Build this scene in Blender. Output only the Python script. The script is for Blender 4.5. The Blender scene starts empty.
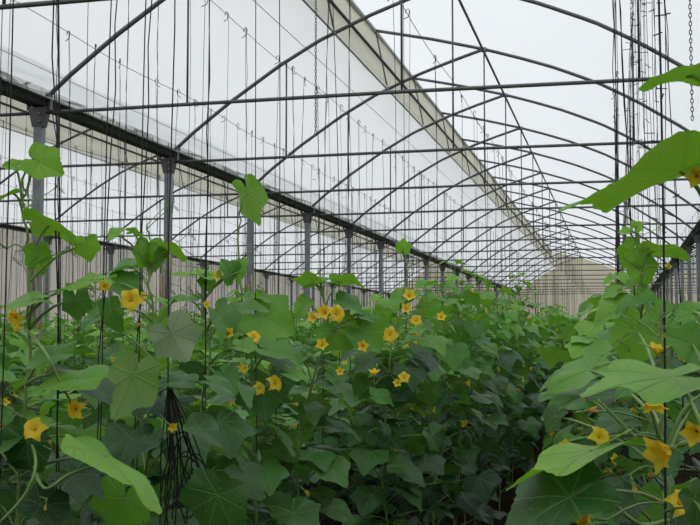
import bpy, math, random
import numpy as np
from mathutils import Vector, Matrix

C = bpy.context.scene.collection
rnd = random.Random(7)
PI = math.pi
EYE = 1.6
F_PX = 1080.0

# ------------------------------------------------------------------ camera
scene = bpy.context.scene
scene.view_settings.view_transform = 'Standard'
scene.view_settings.look = 'None'
scene.view_settings.gamma = 1
scene.view_settings.use_curve_mapping = False
scene.view_settings.exposure = 0.0
YAW, PITCH = math.atan(0.2476), math.atan(71.5 / F_PX)
FWD = Vector((-math.sin(YAW) * math.cos(PITCH), math.cos(YAW) * math.cos(PITCH), math.sin(PITCH)))
RGT = Vector((math.cos(YAW), math.sin(YAW), 0))
UPV = RGT.cross(FWD)
CAM = Vector((0, 0, EYE))
cd = bpy.data.cameras.new('camera')
cd.sensor_width = 36; cd.lens = F_PX * 36 / 700
cd.clip_start = 0.05; cd.clip_end = 500
cd.dof.use_dof = True; cd.dof.focus_distance = 5.0; cd.dof.aperture_fstop = 26
cam = bpy.data.objects.new('camera', cd); C.objects.link(cam)
cam.matrix_world = Matrix(((RGT.x, UPV.x, -FWD.x, CAM.x), (RGT.y, UPV.y, -FWD.y, CAM.y), (RGT.z, UPV.z, -FWD.z, CAM.z), (0, 0, 0, 1)))
scene.camera = cam


def at(px, py, D):
    return CAM + (FWD + RGT * ((px - 350) / F_PX) + UPV * ((262.5 - py) / F_PX)) * D


def on_plane(px, py, X):
    d = FWD + RGT * ((px - 350) / F_PX) + UPV * ((262.5 - py) / F_PX)
    return CAM + d * (X / d.x)


def proj(p):
    v = Vector(p) - CAM
    z = v.dot(FWD)
    return 350 + F_PX * v.dot(RGT) / z, 262.5 - F_PX * v.dot(UPV) / z, z


def view_vec(r, u, c):
    return (RGT * r + Vector((0, 0, 1)) * u - Vector((FWD.x, FWD.y, 0)).normalized() * c).normalized()


ORD = ['', 'first', 'second', 'third', 'fourth', 'fifth', 'sixth', 'seventh', 'eighth', 'ninth', 'tenth', 'eleventh', 'twelfth',
       'thirteenth', 'fourteenth', 'fifteenth', 'sixteenth', 'seventeenth', 'eighteenth', 'nineteenth', 'twentieth']
TENS = {20: 'twenty', 30: 'thirty', 40: 'forty', 50: 'fifty', 60: 'sixty', 70: 'seventy', 80: 'eighty', 90: 'ninety'}


def nth(n):
    if n <= 20: return ORD[n]
    t, r = n // 10 * 10, n % 10
    return TENS[t] + '-' + ORD[r] if r else TENS[t][:-1] + 'ieth'


# ------------------------------------------------------------------ materials
def new_mat(name):
    m = bpy.data.materials.new(name); m.use_nodes = True
    nt = m.node_tree; nt.nodes.clear()
    return m, nt, nt.nodes, nt.links


def math_node(N, L, op, a, b=None, clamp=False):
    n = N.new('ShaderNodeMath'); n.operation = op; n.use_clamp = clamp
    for i, v in enumerate((a, b)):
        if v is None: continue
        if isinstance(v, (int, float)): n.inputs[i].default_value = v
        else: L.new(v, n.inputs[i])
    return n.outputs[0]


def mix_col(N, L, fac, a, b):
    n = N.new('ShaderNodeMix'); n.data_type = 'RGBA'
    for s, v in ((n.inputs[0], fac), (n.inputs[6], a), (n.inputs[7], b)):
        if isinstance(v, (int, float)): s.default_value = v
        elif isinstance(v, tuple): s.default_value = (*v, 1)
        else: L.new(v, s)
    return n.outputs[2]


def solid(name, col, rough=0.6, metal=0.0, noise=0.25, scale=20.0, bump=0.0, spec=0.5):
    m, nt, N, L = new_mat(name)
    out = N.new('ShaderNodeOutputMaterial'); b = N.new('ShaderNodeBsdfPrincipled')
    tc = N.new('ShaderNodeTexCoord'); nz = N.new('ShaderNodeTexNoise')
    nz.inputs['Scale'].default_value = scale; nz.inputs['Detail'].default_value = 4
    L.new(tc.outputs['Object'], nz.inputs['Vector'])
    c = mix_col(N, L, nz.outputs['Fac'], tuple(x * (1 - noise) for x in col), tuple(min(1, x * (1 + noise)) for x in col))
    L.new(c, b.inputs['Base Color'])
    b.inputs['Specular IOR Level'].default_value = spec
    b.inputs['Roughness'].default_value = rough; b.inputs['Metallic'].default_value = metal
    if bump:
        bp = N.new('ShaderNodeBump'); bp.inputs['Strength'].default_value = bump; bp.inputs['Distance'].default_value = 0.02
        L.new(nz.outputs['Fac'], bp.inputs['Height']); L.new(bp.outputs[0], b.inputs['Normal'])
    L.new(b.outputs[0], out.inputs[0])
    return m


def film_mat(name, trans, diff, w, stretch=(1, 1, 1), amount=0.06, scale=1.0, clear=0.0):
    """thin sheet that passes diffuse light: film, net or cloth"""
    m, nt, N, L = new_mat(name)
    out = N.new('ShaderNodeOutputMaterial')
    tc = N.new('ShaderNodeTexCoord'); mp = N.new('ShaderNodeMapping'); mp.inputs['Scale'].default_value = stretch
    nz = N.new('ShaderNodeTexNoise'); nz.inputs['Scale'].default_value = scale; nz.inputs['Detail'].default_value = 5
    L.new(tc.outputs['Object'], mp.inputs['Vector']); L.new(mp.outputs[0], nz.inputs['Vector'])
    lo = tuple(max(0, x * (1 - amount * 2)) for x in trans)
    c = mix_col(N, L, nz.outputs['Fac'], lo, trans)
    t = N.new('ShaderNodeBsdfTranslucent'); d = N.new('ShaderNodeBsdfDiffuse'); mx = N.new('ShaderNodeMixShader')
    L.new(c, t.inputs['Color']); d.inputs['Color'].default_value = (*diff, 1)
    mx.inputs[0].default_value = w
    L.new(t.outputs[0], mx.inputs[1]); L.new(d.outputs[0], mx.inputs[2])
    if clear:                       # part of the light goes straight through
        tr = N.new('ShaderNodeBsdfTransparent'); m2 = N.new('ShaderNodeMixShader'); m2.inputs[0].default_value = clear
        L.new(mx.outputs[0], m2.inputs[1]); L.new(tr.outputs[0], m2.inputs[2]); L.new(m2.outputs[0], out.inputs[0])
    else: L.new(mx.outputs[0], out.inputs[0])
    return m


def leaf_mat(name, young, mid, old, trans_w=0.34, dry=False):
    m, nt, N, L = new_mat(name)
    out = N.new('ShaderNodeOutputMaterial'); b = N.new('ShaderNodeBsdfPrincipled')
    uv = N.new('ShaderNodeUVMap'); uv.uv_map = 'leaf'
    sp = N.new('ShaderNodeSeparateXYZ'); L.new(uv.outputs[0], sp.inputs[0])
    x = math_node(N, L, 'SUBTRACT', sp.outputs[0], 0.5); y = math_node(N, L, 'SUBTRACT', sp.outputs[1], 0.5)
    ang = math_node(N, L, 'ARCTAN2', y, x)
    r = math_node(N, L, 'SQRT', math_node(N, L, 'ADD', math_node(N, L, 'MULTIPLY', x, x), math_node(N, L, 'MULTIPLY', y, y)))
    pp = math_node(N, L, 'PINGPONG', ang, math.radians(21.5))
    dist = math_node(N, L, 'MULTIPLY', pp, r)
    vein = math_node(N, L, 'SUBTRACT', 1.0, math_node(N, L, 'DIVIDE', dist, 0.011), True)
    # side veins: chevrons off the main veins
    ch = math_node(N, L, 'PINGPONG', math_node(N, L, 'SUBTRACT', math_node(N, L, 'MULTIPLY', r, 1.0), math_node(N, L, 'MULTIPLY', dist, 1.1)), 0.035)
    side = math_node(N, L, 'MULTIPLY', math_node(N, L, 'SUBTRACT', 1.0, math_node(N, L, 'DIVIDE', ch, 0.006), True), 0.4)
    veins = math_node(N, L, 'MAXIMUM', vein, side)
    at_ = N.new('ShaderNodeAttribute'); at_.attribute_name = 'age'
    tc = N.new('ShaderNodeTexCoord'); nz = N.new('ShaderNodeTexNoise')
    nz.inputs['Scale'].default_value = 14; nz.inputs['Detail'].default_value = 3
    L.new(tc.outputs['Object'], nz.inputs['Vector'])
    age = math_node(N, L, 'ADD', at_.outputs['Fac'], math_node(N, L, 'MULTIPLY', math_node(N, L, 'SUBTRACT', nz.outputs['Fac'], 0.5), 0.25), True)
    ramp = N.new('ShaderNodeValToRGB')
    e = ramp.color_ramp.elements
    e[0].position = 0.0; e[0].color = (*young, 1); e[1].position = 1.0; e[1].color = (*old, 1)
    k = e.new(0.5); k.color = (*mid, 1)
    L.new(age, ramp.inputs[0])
    col = mix_col(N, L, math_node(N, L, 'MULTIPLY', veins, 0.5), ramp.outputs[0], (0.28, 0.40, 0.17))
    geo = N.new('ShaderNodeNewGeometry')
    under = mix_col(N, L, 0.5, col, (0.26, 0.34, 0.19))
    col2 = mix_col(N, L, geo.outputs['Backfacing'], col, under)
    L.new(col2, b.inputs['Base Color'])
    b.inputs['Roughness'].default_value = 0.40
    b.inputs['Specular IOR Level'].default_value = 0.48
    bp = N.new('ShaderNodeBump'); bp.inputs['Strength'].default_value = 0.55; bp.inputs['Distance'].default_value = 0.006
    hh = math_node(N, L, 'ADD', math_node(N, L, 'MULTIPLY', veins, -0.7), math_node(N, L, 'MULTIPLY', nz.outputs['Fac'], 1.2))
    L.new(hh, bp.inputs['Height']); L.new(bp.outputs[0], b.inputs['Normal'])
    t = N.new('ShaderNodeBsdfTranslucent')
    tcol = mix_col(N, L, math_node(N, L, 'SUBTRACT', 0.5, math_node(N, L, 'MULTIPLY', age, 0.4)), ramp.outputs[0], (0.26, 0.60, 0.03))
    L.new(mix_col(N, L, math_node(N, L, 'MULTIPLY', veins, 0.35), tcol, (0.16, 0.34, 0.05)), t.inputs['Color'])
    mx = N.new('ShaderNodeMixShader'); mx.inputs[0].default_value = trans_w
    L.new(b.outputs[0], mx.inputs[1]); L.new(t.outputs[0], mx.inputs[2]); L.new(mx.outputs[0], out.inputs[0])
    return m


def petal_mat(name, a, c):
    m, nt, N, L = new_mat(name)
    out = N.new('ShaderNodeOutputMaterial'); b = N.new('ShaderNodeBsdfPrincipled'); t = N.new('ShaderNodeBsdfTranslucent')
    uv = N.new('ShaderNodeUVMap'); uv.uv_map = 'leaf'
    sp = N.new('ShaderNodeSeparateXYZ'); L.new(uv.outputs[0], sp.inputs[0])
    col = mix_col(N, L, sp.outputs[0], a, c)
    L.new(col, b.inputs['Base Color']); L.new(col, t.inputs['Color'])
    b.inputs['Roughness'].default_value = 0.6; b.inputs['Specular IOR Level'].default_value = 0.2
    mx = N.new('ShaderNodeMixShader'); mx.inputs[0].default_value = 0.35
    L.new(b.outputs[0], mx.inputs[1]); L.new(t.outputs[0], mx.inputs[2]); L.new(mx.outputs[0], out.inputs[0])
    return m


M_FILM = film_mat('white_film', (0.93, 0.95, 0.97), (0.85, 0.87, 0.9), 0.18, (1, 0.35, 1), 0.03, 1.6, 0.28)
M_CURTAIN = film_mat('cream_curtain', (0.95, 0.92, 0.78), (0.80, 0.78, 0.67), 0.22, (6, 0.3, 2), 0.08, 2.0)
M_NET = film_mat('cream_net', (0.86, 0.80, 0.70), (0.70, 0.66, 0.59), 0.3, (3, 6, 0.15), 0.16, 2.0)
M_NETEND = film_mat('cream_end_net', (0.90, 0.83, 0.63), (0.72, 0.68, 0.53), 0.3, (3, 3, 0.2), 0.14, 2.0)
M_PIPE = solid('galvanised_pipe', (0.13, 0.132, 0.135), 0.5, 0.4, 0.3, 9)
M_POST = solid('galvanised_post', (0.24, 0.26, 0.29), 0.55, 0.25, 0.35, 12)
M_GUTTER = solid('dark_gutter', (0.022, 0.022, 0.023), 0.6, 0.2, 0.3, 8)
M_LIP = solid('grey_film_clip', (0.36, 0.37, 0.36), 0.6, 0.2, 0.2, 8)
M_WIRE = solid('wire', (0.10, 0.10, 0.10), 0.5, 0.5, 0.1, 8)
M_STRING = solid('black_twine', (0.018, 0.018, 0.019), 0.8, 0, 0.3, 60)
M_STRAW = solid('tan_cane', (0.42, 0.32, 0.20), 0.8, 0, 0.35, 30)
M_SOIL = solid('soil', (0.022, 0.018, 0.012), 0.95, 0, 0.5, 3.5, 0.8, 0.0)  # base colour darkened to deepen the shade between crop rows
M_LEAF = leaf_mat('cucumber_leaf', (0.235, 0.530, 0.026), (0.090, 0.290, 0.036), (0.013, 0.062, 0.022), 0.36)  # young tint brightened for skylit tops, old tint blackened for canopy gloom
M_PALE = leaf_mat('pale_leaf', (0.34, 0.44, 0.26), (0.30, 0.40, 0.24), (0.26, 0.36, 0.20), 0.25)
M_STEM = solid('green_stem', (0.20, 0.32, 0.10), 0.6, 0, 0.3, 25)
M_PETAL = petal_mat('yellow_petal', (0.94, 0.66, 0.03), (0.96, 0.78, 0.08))
M_WILT = petal_mat('wilted_petal', (0.70, 0.42, 0.07), (0.80, 0.60, 0.20))


# ------------------------------------------------------------------ mesh helper
class MB:
    def __init__(self):
        self.v, self.uv, self.age = [], [], []
        self.f, self.mi = [], []
        self.n = 0

    def add(self, verts, faces, mi=0, uv=None, age=0.5):
        verts = np.asarray(verts, dtype=np.float32).reshape(-1, 3)
        k = len(verts)
        self.v.append(verts)
        self.uv.append(np.asarray(uv, dtype=np.float32) if uv is not None else np.full((k, 2), 0.62, np.float32))
        self.age.append(np.full(k, age, np.float32) if np.isscalar(age) else np.asarray(age, np.float32))
        o = self.n
        self.f += [[i + o for i in fc] for fc in faces]
        self.mi += [mi] * len(faces)
        self.n += k

    def tube(self, pts, rad, n=6, mi=0, cap=True, age=0.5):
        pts = [Vector(p) for p in pts]
        if isinstance(rad, (int, float)): rad = [rad] * len(pts)
        vs, fs = [], []
        ref = None
        for i, p in enumerate(pts):
            t = (pts[min(i + 1, len(pts) - 1)] - pts[max(i - 1, 0)])
            if t.length < 1e-9: t = Vector((0, 0, 1))
            t.normalize()
            if ref is None: ref = Vector((1, 0, 0)) if abs(t.x) < 0.8 else Vector((0, 0, 1))
            a = (ref - t * ref.dot(t))
            if a.length < 1e-5: a = t.orthogonal()
            a.normalize(); ref = a
            b = t.cross(a)
            for k in range(n):
                w = 2 * PI * k / n
                vs.append(p + (a * math.cos(w) + b * math.sin(w)) * rad[i])
        for i in range(len(pts) - 1):
            for k in range(n):
                fs.append((i * n + k, i * n + (k + 1) % n, (i + 1) * n + (k + 1) % n, (i + 1) * n + k))
        if cap:
            fs.append(tuple(range(n))[::-1]); fs.append(tuple((len(pts) - 1) * n + k for k in range(n)))
        self.add([tuple(v) for v in vs], fs, mi, None, age)

    def box(self, lo, hi, mi=0):
        x0, y0, z0 = lo; x1, y1, z1 = hi
        self.add([(x0, y0, z0), (x1, y0, z0), (x1, y1, z0), (x0, y1, z0), (x0, y0, z1), (x1, y0, z1), (x1, y1, z1), (x0, y1, z1)],
                 [(0, 3, 2, 1), (4, 5, 6, 7), (0, 1, 5, 4), (1, 2, 6, 5), (2, 3, 7, 6), (3, 0, 4, 7)], mi)

    def prism(self, poly, y0, y1, mi=0):
        """poly in XZ extruded along Y"""
        k = len(poly)
        vs = [(x, y0, z) for x, z in poly] + [(x, y1, z) for x, z in poly]
        fs = [(i, (i + 1) % k, k + (i + 1) % k, k + i) for i in range(k)] + [tuple(range(k))[::-1], tuple(range(k, 2 * k))]
        self.add(vs, fs, mi)

    def arrays(self):
        return np.concatenate(self.v), np.concatenate(self.uv), np.concatenate(self.age), self.f, self.mi

    def mesh(self, name, mats, smooth=True):
        v, uv, age, f, mi = self.arrays()
        return make_mesh(name, v, uv, age, f, mi, mats, smooth)


def make_mesh(name, v, uv, age, f, mi, mats, smooth=True):
    me = bpy.data.meshes.new(name)
    lens = np.fromiter((len(x) for x in f), np.int32, len(f))
    flat = np.fromiter((i for x in f for i in x), np.int32, int(lens.sum()))
    return raw_mesh(me, v, uv, age, lens, flat, np.asarray(mi, np.int32), mats, smooth)


def raw_mesh(me, v, uv, age, lens, flat, mi, mats, smooth=True):
    me.vertices.add(len(v)); me.vertices.foreach_set('co', np.ascontiguousarray(v, np.float32).ravel())
    me.loops.add(len(flat)); me.loops.foreach_set('vertex_index', flat)
    me.polygons.add(len(lens))
    st = np.concatenate(([0], np.cumsum(lens)[:-1])).astype(np.int32)
    me.polygons.foreach_set('loop_start', st)
    if mi.any(): me.polygons.foreach_set('material_index', mi)
    me.polygons.foreach_set('use_smooth', np.full(len(lens), smooth))
    for m in mats: me.materials.append(m)
    ul = me.uv_layers.new(name='leaf')
    ul.data.foreach_set('uv', uv[flat].ravel())
    a = me.attributes.new('age', 'FLOAT', 'POINT'); a.data.foreach_set('value', age)
    me.update(); me.validate()
    return me


def link(name, me, parent=None, loc=None):
    o = bpy.data.objects.new(name, me); C.objects.link(o)
    if parent: o.parent = parent
    if loc is not None: o.location = loc
    return o


def thing(name, label, cat, loc=(0, 0, 0), rotz=0.0, group=None, data=None):
    o = bpy.data.objects.new(name, data); C.objects.link(o)
    o.location = loc; o.rotation_euler = (0, 0, rotz)
    o['label'] = label; o['category'] = cat
    if group: o['group'] = group
    return o


def structure(name, me, label=None):
    o = link(name, me); o['kind'] = 'structure'
    if label: o['label'] = label
    return o


# ------------------------------------------------------------------ the house
HALF = 4.6
SPAN = 9.2
XR = -2.36                       # ridge of the middle span
Y0, Y1 = -8.0, 78.0
PROF = [(-2.3, 5.87), (-2.1, 5.84), (-1.0, 5.60), (0, 5.34), (0.7, 5.12), (1.3, 4.91), (2.1, 4.57), (2.75, 4.21), (3.6, 3.65), (4.2, 3.20), (4.6, 2.86)]


def prof(d):
    for i in range(len(PROF) - 1):
        a, b = PROF[i], PROF[i + 1]
        if a[0] <= d <= b[0]:
            t = (d - a[0]) / (b[0] - a[0])
            p0 = PROF[max(i - 1, 0)][1]; p3 = PROF[min(i + 2, len(PROF) - 1)][1]
            return EYE + a[1] + (b[1] - a[1]) * t
    return EYE + PROF[-1][1]


TIE = EYE + 2.75
SPANS = [('middle', XR), ('left', XR - SPAN), ('right', XR + SPAN)]
SIDE_X = XR - SPAN - HALF
RIGHT_X = XR + SPAN + HALF


def film_sheet(name, ds, label):
    mb = MB()
    ys = np.arange(Y0, Y1 + 0.01, 1.0)
    vs, fs = [], []
    for y in ys:
        sag = 0.03 * math.sin(PI * ((y % 4) / 4)) ** 2
        for (x, z) in ds: vs.append((x, y, z + 0.035 - sag * 0.6))
    k = len(ds)
    for j in range(len(ys) - 1):
        for i in range(k - 1):
            fs.append((j * k + i, j * k + i + 1, (j + 1) * k + i + 1, (j + 1) * k + i))
    mb.add(vs, fs)
    return structure(name, mb.mesh(name, [M_FILM]), label)


def steps(a, b, n):
    return [a + (b - a) * i / n for i in range(n + 1)]


for nm, xr in SPANS:
    film_sheet('ceiling', [(xr + d, prof(d)) for d in steps(-2.3, 4.45, 22)], f'white film over the right slope of the {nm} span')
    film_sheet('ceiling', [(xr - d, prof(d)) for d in steps(1.83, 4.45, 12)], f'white film over the left slope of the {nm} span')

# end walls
def end_wall(name, y, label):
    mb = MB()
    for nm, xr in SPANS:
        top = [(xr - d, prof(d)) for d in steps(4.6, 1.9, 10)] + [(xr + d, prof(d)) for d in steps(-1.9, 4.6, 16)]
        k = len(top)
        vs = [(x, y, 0) for x, z in top] + [(x, y, z) for x, z in top]
        mb.add(vs, [(i, i + 1, k + i + 1, k + i) for i in range(k - 1)])
    return structure(name, mb.mesh(name, [M_NETEND]), label)


end_wall('wall_back', Y1, 'cream sheeted end wall with arched tops')
end_wall('wall_front', Y0, 'cream sheeted end wall behind the camera')
for nm, x in (('wall_left', SIDE_X), ('wall_right', RIGHT_X)):
    mb = MB()
    ys = steps(Y0, Y1, 43)
    vs, fs = [], []
    for i, y in enumerate(ys):
        w = 0.02 * math.sin(i * 2.1)
        vs += [(x + w, y, 0), (x + w * 0.5, y, EYE + 2.86)]
    for i in range(len(ys) - 1): fs.append((2 * i, 2 * i + 2, 2 * i + 3, 2 * i + 1))
    mb.add(vs, fs); structure(nm, mb.mesh(nm, [M_NET]), 'cream insect net side wall')
mb = MB()
mb.add([(-70, -60, 0), (60, -60, 0), (60, 140, 0), (-70, 140, 0)], [(0, 1, 2, 3)])
structure('floor', mb.mesh('floor', [M_SOIL]), 'bare brown soil between the crop rows')

# roof arches, one thing per bay and span
YS = [8 + 4 * i for i in range(18)]


def truss_meshes():
    out = []
    a = MB(); a.tube([(-d, 0, prof(d)) for d in steps(4.6, 0, 22)], 0.031, 8); out.append(('rafter', a.mesh('left_rafter', [M_PIPE])))
    a = MB(); a.tube([(d, 0, prof(d)) for d in steps(4.6, -2.1, 30)], 0.031, 8); out.append(('rafter', a.mesh('right_rafter', [M_PIPE])))
    a = MB(); a.tube([(x, 0, TIE + 0.02 * (1 - abs(x) / 4.6)) for x in steps(-4.6, 4.6, 6)], 0.023, 8); out.append(('tie_bar', a.mesh('tie_bar', [M_PIPE])))
    for x in (-2.63, 0, 2.63):
        a = MB(); a.tube([(x, 0, TIE), (x, 0, prof(abs(x)))], 0.014, 6); out.append(('strut', a.mesh('strut', [M_PIPE])))
    a = MB(); a.tube([(-1.85, 0, prof(1.85)), (-2.08, 0, prof(-2.08))], 0.016, 6); out.append(('vent_post', a.mesh('vent_post', [M_PIPE])))
    a = MB(); a.box((-0.05, -0.05, prof(0) - 0.05), (0.05, 0.05, prof(0) + 0.03)); out.append(('clamp', a.mesh('clamp', [M_POST])))
    return out


TM = truss_meshes()
SPNAME = {'middle': 'of the middle span', 'left': 'of the span beyond the left gutter', 'right': 'of the span beyond the right gutter'}
for nm, xr in SPANS:
    k = 0
    for y in YS:
        k += 1
        if nm == 'right' and y < 24: continue
        t = thing('roof_arch', f'grey pipe roof arch, {nth(k)} from the camera {SPNAME[nm]}', 'roof arch', (xr, y, 0), 0, f'roof arches {SPNAME[nm]}')
        for n, me in TM: link(n, me, t)

# gutters
def gutter(x, label):
    t = thing('rain_gutter', label, 'gutter', (x, 0, EYE + 2.86), 0, 'rain gutters')
    a = MB(); a.prism([(-0.12, 0.06), (-0.08, -0.035), (0.08, -0.035), (0.12, 0.06), (0.108, 0.06), (0.072, -0.022), (-0.072, -0.022), (-0.108, 0.06)], Y0, Y1)
    link('channel', a.mesh('channel', [M_GUTTER], False), t)
    for s in (-1, 1):
        a = MB(); a.box((s * 0.148 - 0.028, Y0, 0.045), (s * 0.148 + 0.028, Y1, 0.065)); link('film_clip', a.mesh('film_clip', [M_LIP], False), t)


gutter(XR - HALF, 'long dark rain gutter on the row of posts at left')
gutter(XR + HALF, 'long dark rain gutter on posts at the right edge')
gutter(SIDE_X + .26, 'dark rain gutter along the top of the far cream side wall')

# posts
def post_meshes():
    out = []
    a = MB(); a.box((-0.055, -0.045, 0), (0.055, 0.045, EYE + 2.66)); out.append(('shaft', a.mesh('shaft', [M_POST], False)))
    a = MB()
    z0, z1 = EYE + 2.57, EYE + 2.815
    a.add([(-0.075, -0.05, z0), (0.075, -0.05, z0), (0.075, 0.05, z0), (-0.075, 0.05, z0), (-0.13, -0.06, z1), (0.13, -0.06, z1), (0.13, 0.06, z1), (-0.13, 0.06, z1)],
          [(0, 3, 2, 1), (4, 5, 6, 7), (0, 1, 5, 4), (1, 2, 6, 5), (2, 3, 7, 6), (3, 0, 4, 7)])
    out.append(('bracket', a.mesh('bracket', [M_PIPE], False)))
    a = MB()
    for s in (-1, 1): a.box((s * 0.15 - 0.012, -0.035, z1 - 0.03), (s * 0.15 + 0.012, 0.035, z1 + 0.16))
    out.append(('saddle', a.mesh('saddle', [M_PIPE], False)))
    for z in (0.06, 0.16):
        a = MB(); a.tube([(0.03, -0.095, z0 + z), (0.03, -0.07 + 0.03, z0 + z)], 0.018, 6); out.append(('bolt', a.mesh('bolt', [M_POST])))
    return out


PM = post_meshes()
for x, phrase, first in ((XR - HALF, 'the left gutter', 12), (XR + HALF, 'the right gutter', 24), (SIDE_X + .26, 'the side wall gutter', 24)):
    k = 0
    for y in YS:
        if y < first: continue
        k += 1
        t = thing('support_post', f'grey steel post with flared bracket, {nth(k)} from the camera under {phrase}', 'post', (x, y, 0), 0, f'posts under {phrase}')
        for n, me in PM: link(n, me, t)

# roof vents: cream curtain between the left slope and the overhanging right slope
for nm, xr in SPANS[:2]:
    t = thing('vent_curtain', 'long cream curtain closing the roof vent ' + ('of the middle span' if nm == 'middle' else 'seen beyond the left gutter'), 'curtain', (xr, 0, 0), 0, 'roof vent curtains')
    a = MB()
    ys = steps(Y0, Y1, 172); cols = 6
    lo, hi = (-1.86, prof(1.86)), (-2.12, prof(-2.1) - 0.03)
    vs, fs = [], []
    for j, y in enumerate(ys):
        for i in range(cols + 1):
            f = i / cols
            bulge = 0.07 * math.sin(PI * ((f * 2) % 1)) + 0.012 * math.sin(j * 1.7 + i) + 0.02 * math.sin(y * 0.8)
            vs.append((lo[0] + (hi[0] - lo[0]) * f - bulge * 0.9, y, lo[1] + (hi[1] - lo[1]) * f - bulge * 0.3))
    k = cols + 1
    for j in range(len(ys) - 1):
        for i in range(cols): fs.append((j * k + i, j * k + i + 1, (j + 1) * k + i + 1, (j + 1) * k + i))
    a.add(vs, fs); link('cloth', a.mesh('cloth', [M_CURTAIN]), t)
    mx, mz = (lo[0] + hi[0]) / 2 + 0.03, (lo[1] + hi[1]) / 2
    a = MB(); a.tube([(mx, y, mz) for y in steps(Y0, Y1, 40)], 0.03, 6); link('roller_pipe', a.mesh('roller_pipe', [M_GUTTER]), t)
    a = MB(); a.tube([(lo[0] + 0.02, y, lo[1] - 0.01) for y in steps(Y0, Y1, 40)], 0.018, 6); link('lower_rail', a.mesh('lower_rail', [M_LIP]), t)
    a = MB(); a.box((hi[0] - 0.05, Y0, hi[1] + 0.0), (hi[0] + 0.05, Y1, hi[1] + 0.05)); link('upper_rail', a.mesh('upper_rail', [M_LIP], False), t)
for nm, xr in SPANS:
    a = MB(); a.tube([(0, y, prof(0) - 0.05) for y in steps(Y0, Y1, 30)], 0.024, 8)
    thing('ridge_purlin', f'thin grey ridge pipe running the length {SPNAME[nm]}', 'purlin', (xr, 0, 0), 0, 'ridge pipes', a.mesh('ridge_purlin', [M_PIPE]))

# ------------------------------------------------------------------ leaves, flowers, plants
OUT = [(0, 1.0), (6, .95), (15, .86), (28, .77), (40, .755), (50, .80), (58, .88), (64, .87), (74, .76), (88, .68), (102, .66), (114, .70), (122, .75), (128, .73), (140, .63), (154, .55), (166, .42), (174, .24), (180, .08)]


def outline(deg):
    a = abs((deg + 180) % 360 - 180)
    for (x0, r0), (x1, r1) in zip(OUT, OUT[1:]):
        if x0 <= a <= x1: return r0 + (r1 - r0) * (a - x0) / (x1 - x0)
    return .12


def leaf_arrays(Ln, rg, nang=56, rings=4, fold=0.25, droop=0.35, ripple=0.05, wid=1.0, curl=0.0):
    """leaf blade: petiole joins at the origin, tip along +X, upper face +Z"""
    vs, uv = [(0, 0, 0)], [(0.5, 0.5)]
    ph, ph2 = rg.uniform(0, 6.28), rg.uniform(0, 6.28)
    asym = rg.uniform(-0.07, 0.07)
    jit = [rg.uniform(-0.014, 0.014) for _ in range(nang)]
    for i in range(1, rings + 1):
        t = (i / rings)
        for k in range(nang):
            deg = 360 * k / nang
            R = outline(deg) * (1 + asym * math.sin(math.radians(deg)))
            if i == rings: R *= 1 + (0.016 if k % 2 else -0.014) + jit[k]
            a = math.radians(deg)
            x, y = t * R * math.cos(a), t * R * math.sin(a) * wid
            rho = math.hypot(x, y)
            quilt = 0.035 * abs(math.sin(a / 0.75 * 1.0)) * t * (1 - 0.5 * t)
            z = fold * (abs(y) ** 1.25) - droop * (max(0, x) ** 2) * 0.55 - droop * 0.35 * rho * rho - curl * y * y
            z += ripple * math.sin(4 * a + ph) * t ** 2 + ripple * 0.35 * math.sin(7 * a + ph2) * t ** 3 + quilt
            vs.append((x * Ln, y * Ln, z * Ln)); uv.append((0.5 + 0.45 * x, 0.5 + 0.45 * y))
    fs = [(0, 1 + k, 1 + (k + 1) % nang) for k in range(nang)]
    for i in range(rings - 1):
        for k in range(nang):
            a, b = 1 + i * nang, 1 + (i + 1) * nang
            fs.append((a + k, b + k, b + (k + 1) % nang, a + (k + 1) % nang))
    return np.array(vs, np.float32), fs, np.array(uv, np.float32)


def frame(base, xdir, nrm):
    x = Vector(xdir).normalized(); n = Vector(nrm)
    z = (n - x * n.dot(x))
    if z.length < 1e-4: z = x.orthogonal()
    z.normalize(); y = z.cross(x)
    return np.array([[x.x, y.x, z.x], [x.y, y.y, z.y], [x.z, y.z, z.z]], np.float32), np.array(tuple(base), np.float32)


def add_leaf(mb, base, xdir, nrm, Ln, rg, age, mi=0, nang=36, rings=3, **kw):
    v, f, uv = leaf_arrays(Ln, rg, nang, rings, **kw)
    R, t = frame(base, xdir, nrm)
    mb.add(v @ R.T + t, f, mi, uv, age)


def arc(a, b, lift, n=5):
    a, b = Vector(a), Vector(b)
    return [a.lerp(b, i / n) + Vector((0, 0, lift * math.sin(PI * i / n))) for i in range(n + 1)]


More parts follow.
